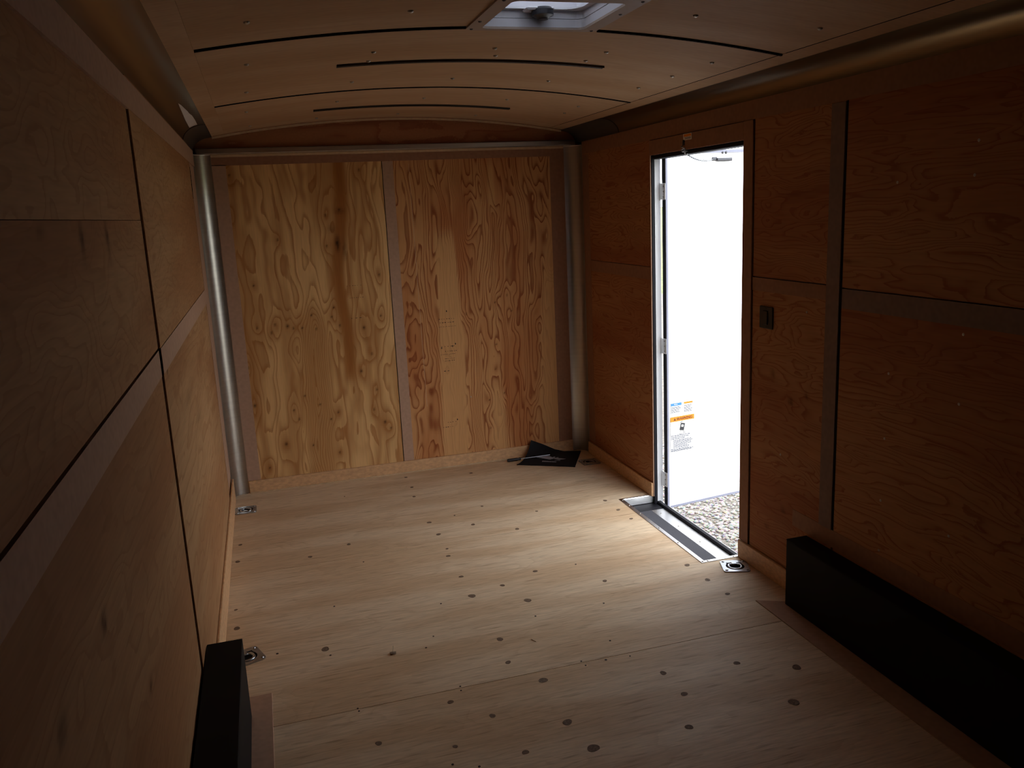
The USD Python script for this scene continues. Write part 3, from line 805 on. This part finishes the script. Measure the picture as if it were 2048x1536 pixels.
# ------------------------------------------------------------------ roof vent
vent = thing('roof_vent', 'white square roof vent with translucent lid and black crank knob', 'roof vent', (1.06, -2.35, 1.9))
cx, cy = 1.06, -2.35
ox0, ox1, oy0, oy1 = .868 - cx, 1.252 - cx, -2.545 - cy, -2.163 - cy
ix0, ix1, iy0, iy1 = VX0 + .003 - cx, VX1 - .003 - cx, VY0 + .003 - cy, VY1 - .003 - cy
rb = lambda a, b, c, d, r: sbox(a + r, b + r, c - r, d - r).buffer(r, 6)
outer, inner = rb(ox0, oy0, ox1, oy1, .02), rb(ix0, iy0, ix1, iy1, .022)
obj('flange', extr(outer.difference(inner), .006, .0258), 'vent_tan', vent, label='tan flange screwed to the ceiling')
obj('neck', cat([extr(rb(ix0 - .003, iy0 - .003, ix1 + .003, iy1 + .003, .022).difference(inner), .0218, .0320), extr(rb(ix0 - .003, iy0 - .003, ix1 + .003, iy1 + .003, .022).difference(rb(ix0 + .002, iy0 + .002, ix1 - .002, iy1 - .002, .022)), .07, .0545)]), 'vent_white', vent)
lip_in = rb(ix0 + .022, iy0 + .022, ix1 - .022, iy1 - .024, .05)
obj('lip', extr(rb(ix0 - .002, iy0 - .002, ix1 + .002, iy1 + .002, .022).difference(lip_in), .004, .074), 'vent_white', vent)
gx, gy = np.linspace(ix0 - .02, ix1 + .02, 17), np.linspace(iy0 - .02, iy1 + .02, 17)
lid, _ = sheet(gx, gy, lambda U, V: np.stack([U, V, .135 + .03 * (1 - (U / .18) ** 4) * (1 - (V / .18) ** 4)], -1), (0, 0, -1), .003)
obj('lid', lid, 'lid_plastic', vent, smooth=40)
kb = obj('crank_base', cat([bx(-.035, .045, iy1 - .055, iy1 - .010, .066, .075, .004)]), 'vent_white', vent)
kn = trimesh.creation.revolve([[1e-5, 0], [.014, 0], [.018, .005], [.030, .010], [.031, .024], [.026, .030], [1e-5, .030]], sections=24)
kn.apply_translation([.016, iy1 - .035, .044])
obj('crank_knob', kn, 'black_plastic', vent, smooth=30)
for (x, y) in [(ox0 + .015, oy1 - .016), (ox1 - .016, oy1 - .016), (ox1 - .016, oy0 + .03), (ox0 + .016, oy0 + .05), (ox0 + .016, 0.08), (ox1 - .016, -.03)]:
    obj('screw', dome((x, y, .0259), (0, 0, -1), .005, .003), 'zinc_dark', vent)

# ------------------------------------------------------------------ wheel boxes and floor boards
def wheel_box(label, x0, x1, y0, y1, h):
    t = thing('wheel_box', label, 'wheel well cover', ((x0 + x1) / 2, (y0 + y1) / 2, 0), group='black wheel boxes along the walls')
    hw, hl = (x1 - x0) / 2, (y1 - y0) / 2
    obj('body', bx(-hw, hw, -hl, hl, .0042, h - .002, .003), 'black_steel', t)
    obj('top_plate', bx(-hw, hw, -hl - .001, hl + .001, h - .004, h, .0015), 'black_steel', t)
    return t


wheel_box('long black steel wheel box along the right wall, nearer than the doorway', 1.945, W - .0015, -4.2, -2.145, .254)
wheel_box('black steel wheel box along the left wall, near the camera', .007, .1045, -4.2, -2.172, .258)
t = obj('floor_strip', frame_map(extr(Polygon([(0, 0), (.145, .0), (.145, 2.13), (.105, 2.085), (.0, 2.14)]), .004), (1.868, -4.22, .0), (1, 0, 0), (0, 1, 0), (0, 0, 1)), 'batten', None,
        'thin plywood strip with a slanted end under the right wheel box', 'floor board')
t = obj('floor_strip', bx(.007, .164, -4.22, -2.06, .0, .004, .001), 'batten', None, 'thin plywood strip under the left wheel box', 'floor board')

# ------------------------------------------------------------------ D rings in the floor
def make_ring(label, loc, rot):
    t = thing('floor_tie_ring', label, 'tie-down ring', (loc[0], loc[1], 0), rot, group='steel tie-down rings in the floor')
    hole = Point(0, -.002).buffer(.036, 10).union(sbox(-.030, -.002, .030, .030))
    obj('plate', extr(sbox(-.038, -.038, .038, .038).buffer(.0145, 5).difference(hole), .004, 0), 'zinc', t)
    pan = trimesh.creation.revolve([[1e-5, -.017], [.022, -.0165], [.031, -.011], [.0365, .0015], [.0375, .0015], [.032, -.013], [.022, -.0175], [1e-5, -.0175]], sections=28)
    obj('pan', pan, 'zinc_dark', t, smooth=40)
    a = np.linspace(np.pi * .93, np.pi * 2.07, 22)
    ring = [(.025 * math.cos(x), .025 * math.sin(x) - .002, .0005) for x in a]
    ring = ring + [(.0245, .010, .0005), (.021, .017, .0005), (.012, .0185, .0005), (-.012, .0185, .0005), (-.021, .017, .0005), (-.0245, .010, .0005)]
    obj('ring', tube(ring, .0052, 10, True), 'zinc', t, smooth=60)
    obj('strap', bx(-.012, .012, .011, .031, -.001, .0068, .003), 'zinc', t)
    for sx in (-1, 1):
        for sy in (-1, 1):
            obj('bolt', dome((.040 * sx, .040 * sy, .0038), (0, 0, 1), .0062, .0036, 10), 'zinc', t)
    return t


r0 = make_ring('bright steel tie-down ring in the floor beside the step well of the open door', RINGS[2], -20)
copy_of(r0, (*RINGS[0], 0), 180, 'steel tie-down ring in the floor at the left corner post')
copy_of(r0, (*RINGS[1], 0), 180, 'shaded steel tie-down ring in the floor beside the black mat')
copy_of(r0, (*RINGS[3], 0), 20, 'steel tie-down ring half hidden by the left black wheel box')

# ------------------------------------------------------------------ black mat with a raised corner, screwdriver
A, B = np.array([1.555, -.139, .004]), np.array([1.843, -.315, .004])
T = np.array([[1.683, -.022, .103], [1.753, -.022, .07], [1.83, -.022, .028], [1.886, -.024, .010], [1.985, -.045, .006]])
TA = np.array([0, .25, .5, .7, 1])


def mat_point(a, b):
    tt = np.stack([np.interp(a, TA, T[:, k]) for k in range(3)], -1)
    o = A + (B - A) * a[..., None]
    P = o + (tt - o) * b[..., None]
    P[..., 2] = .004 + (tt[..., 2] - .004) * b ** 3
    return P


mt = thing('floor_mat', 'black rubber mat with white emblem leaning one corner up the front wall', 'mat', (1.75, -.15, 0))
O = np.array([1.75, -.15, 0])
s_, _ = sheet(np.linspace(0, 1, 21), np.linspace(0, 1, 21), lambda U, V: mat_point(U, V) - O, (0, 0, 1), .003)
obj('sheet', s_, 'mat_rubber', mt, smooth=50)


def on_mat(polys, lift=.0009):
    ms = []
    for p in polys:
        e = trimesh.creation.extrude_polygon(Polygon(p), 1.0, engine='earcut').subdivide_to_size(.12)
        v = e.vertices
        P = mat_point(v[:, 0], v[:, 1]) - O
        P[:, 2] += lift * v[:, 2]
        ms.append(trimesh.Trimesh(P, e.faces, process=False))
    return cat(ms)


obj('emblem', on_mat([[(.225, .562), (.312, .612), (.40, .65), (.44, .648), (.475, .625), (.52, .585), (.575, .55), (.66, .525), (.75, .50), (.79, .478), (.75, .462), (.675, .425), (.61, .47), (.562, .51), (.50, .45), (.45, .47), (.413, .488), (.288, .538)],
                      [(.53, .60), (.55, .625), (.575, .61), (.555, .59)], [(.60, .57), (.63, .59), (.65, .575), (.62, .56)]]), 'print_white', mt, label='white silhouette emblem')
obj('emblem_line', on_mat([[(.60, .388), (.70, .375), (.705, .36), (.60, .376)]]), 'print_white', mt)
txt = []
for i in range(11):
    a0 = .378 + i * .0245
    txt.append([(a0, .360 - i * .0055), (a0 + .018, .350 - i * .0055), (a0 + .022, .276 - i * .003), (a0 + .004, .280 - i * .003)])
obj('emblem_lettering', on_mat(txt), 'print_white', mt)

sd = thing('screwdriver', 'long screwdriver with black handle resting its steel shaft on the mat', 'screwdriver', (1.515, -.075, .014))
d = mat_point(np.array(.44), np.array(.66)) + [0, -.004, .007] - np.array([1.515, -.075, .014])
L = np.linalg.norm(d)
d /= L
hd = trimesh.creation.revolve([[1e-5, 0], [.007, .001], [.0095, .006], [.0095, .060], [.0075, .066], [.0085, .071], [.0088, .078], [.0065, .082], [1e-5, .082]], sections=12)
hd.apply_transform(trimesh.geometry.align_vectors([0, 0, 1], d))
obj('handle', hd, 'black_plastic', sd, smooth=30)
obj('shaft', cyl(d * (.08 + (L - .08) / 2), d, .0024, L - .07, 10), 'zinc', sd, smooth=40)

# ------------------------------------------------------------------ switch, sticker, chain
sp = thing('light_switch', 'black light switch plate on the right wall beside the doorway', 'light switch', (W, -1.876, 1.006))
obj('plate', bx(-.006, .0, -.042, .042, -.041, .041, .003), 'black_plastic', sp)
obj('rocker', bx(-.010, -.005, -.014, .014, -.026, .026, .002), 'black_plastic', sp)
for z in (-.033, .033):
    obj('screw', dome((-.006, 0, z), (-1, 0, 0), .003, .001, 8), 'black_plastic', sp)

XS = W - .0062
st = thing('warning_sticker', 'small cream and orange sticker on the header above the doorway', 'sticker', (XS, -1.288, 1.688))
obj('backing', bx(-.0005, .0003, -.036, .036, .0, .0265), 'paper', st)
obj('band', bx(-.0009, .0, -.033, .030, .014, .024), 'print_orange', st)
obj('text_lines', cat([bx(-.0009, 0, -.030, -.030 + w, z, z + .0014) for z, w in ((.010, .055), (.007, .05), (.004, .052))]), 'print_dark', st)

ch = thing('door_chain', 'thin steel door chain hanging from a hook at the doorway header', 'chain', (W - .007, -1.258, 1.66))
C0 = np.array([W - .007, -1.258, 1.66])


def link(p, d, tw, l=.0105, w=.0035, r=.0012):
    d = d / np.linalg.norm(d)
    u = np.cross(d, [0, 0, 1.0])
    u /= np.linalg.norm(u)
    w_ = np.cross(d, u)
    s = math.cos(tw) * u + math.sin(tw) * w_
    a = np.linspace(0, 2 * np.pi, 12, endpoint=False)
    return tube([p + d * l * .72 * math.cos(x) + s * w * math.sin(x) * 1.3 for x in a], r, 6, True)


obj('hook', cat([tube([(.004, 0, .030), (-.004, 0, .028), (-.005, 0, .008), (-.010, 0, .0), (-.013, 0, .006)], .0018, 8), bx(.0005, .005, -.008, .008, .008, .034, .001)]), 'zinc_dark', ch)
dl = np.array([math.cos(math.radians(ang)), math.sin(math.radians(ang)), 0])
endp = np.array([2.083, -.972, 0]) + dl * .26 + np.array([0, -.008, 1.624])
pts = [np.array([W - .017, -1.258, 1.662])]
for i in range(1, 15):        # a small tangle at the hook
    a = i * 1.25
    pts.append(np.array([W - .016 + .0015 * i + .005 * math.sin(2 * a), -1.262 - .012 * math.sin(a), 1.653 - .0012 * i + .008 * math.cos(a)]))
s0 = pts[-1]
for i in range(1, 34):
    f = i / 33
    p = s0 + (endp - s0) * f
    p[2] -= .045 * 4 * f * (1 - f) * .35
    pts.append(p)
obj('chain_links', cat([link((pts[i] + pts[i + 1]) / 2 - C0, pts[i + 1] - pts[i], (i % 2) * np.pi / 2) for i in range(len(pts) - 1)]), 'zinc', ch, smooth=60)

# ------------------------------------------------------------------ small litter on the floor
wc = rng.normal(size=(9, 3)) * [.007, .005, .002]
cp = trimesh.convex.convex_hull(np.vstack([wc, [[.012, .002, .002], [-.008, .004, .0]]]))
cp.apply_translation([0, 0, -cp.bounds[0][2]])
wchip = thing('wood_chip', 'dark splintered wood chip lying on the middle of the floor', 'wood chip', (.556, -1.957, .0))
obj('chip', cp, 'plug', wchip)
obj('splinter', tube([(0, 0, .003), (.004, .008, .012), (.005, .011, .021)], .001, 6), 'straw', wchip)
obj('straw', tube([(1.02, -2.04, .0012), (1.023, -2.05, .0016), (1.028, -2.062, .0012)], .0011, 6), 'straw', None, 'tiny pale straw lying on the near half of the floor', 'straw')

# ------------------------------------------------------------------ outside: gravel yard and grass
ZG = -.50
ground = struct('gravel_yard', 'pale gravel yard outside the side door')
gx, gy = ticks(-10, 16, 1.0), ticks(-14, 12, 1.0)
m, _ = sheet(gx, gy, lambda U, V: np.stack([U, V, 0 * U + ZG], -1), (0, 0, 1), .05)
obj('gravel_bed', m, 'gravel_bed', ground)
field = struct('grass_field', 'green grass field beyond the gravel yard')
gx = np.linspace(-150, 150, 61)
fm = np.ones((60, 60), bool)
cxx, cyy = np.meshgrid((gx[1:] + gx[:-1]) / 2, (gx[1:] + gx[:-1]) / 2, indexing='ij')
fm &= ~((cxx > -10) & (cxx < 15) & (cyy > -15) & (cyy < 10))
m, _ = sheet(gx, gx, lambda U, V: np.stack([U, V, ZG - .01 + .8 * np.clip((np.hypot(U, V) - 14) / 60, 0, 2) * meshkit.noise(np.stack([U * .05, V * .05, 0 * U], -1), 3)], -1), (0, 0, 1), .05, fm)
obj('grass_ground', m, 'grass', field)

pi = UsdGeom.PointInstancer.Define(stage, '/World/gravel')
keys(pi.GetPrim(), 'loose pale gravel stones on the yard outside the side door', 'gravel', None, 'stuff')
protos = []
UsdGeom.Scope.Define(stage, '/World/gravel/protos')
for k in range(5):
    s = trimesh.creation.icosphere(1, 1.0)
    s.vertices *= (1 + .5 * (meshkit.noise(s.vertices * 1.3 + 9 * k, k)[:, None] - .5)) * np.array([1, .8, .55])
    usdkit.mesh(stage, f'/World/gravel/protos/stone_{k:03d}' if k else '/World/gravel/protos/stone', s, MAT['gravel'], smooth=True)
    protos.append(f'/World/gravel/protos/stone_{k:03d}' if k else '/World/gravel/protos/stone')
N = 16000
pos = np.stack([rng.uniform(2.12, 4.2, N), rng.uniform(-2.2, 1.4, N), np.full(N, ZG + .003)], 1)
sz = np.exp(rng.normal(np.log(.0105), .38, N))
pi.CreatePrototypesRel().SetTargets([Sdf.Path(p) for p in protos])
pi.CreateProtoIndicesAttr(Vt.IntArray.FromNumpy(rng.integers(0, 5, N).astype(np.int32)))
pi.CreatePositionsAttr(Vt.Vec3fArray.FromNumpy(pos.astype(np.float32)))
pi.CreateScalesAttr(Vt.Vec3fArray.FromNumpy(np.repeat(sz[:, None], 3, 1).astype(np.float32)))
aa = rng.uniform(0, np.pi, N)
pi.CreateOrientationsAttr(Vt.QuathArray([Gf.Quath(float(math.cos(a)), 0.0, 0.0, float(math.sin(a))) for a in aa]))
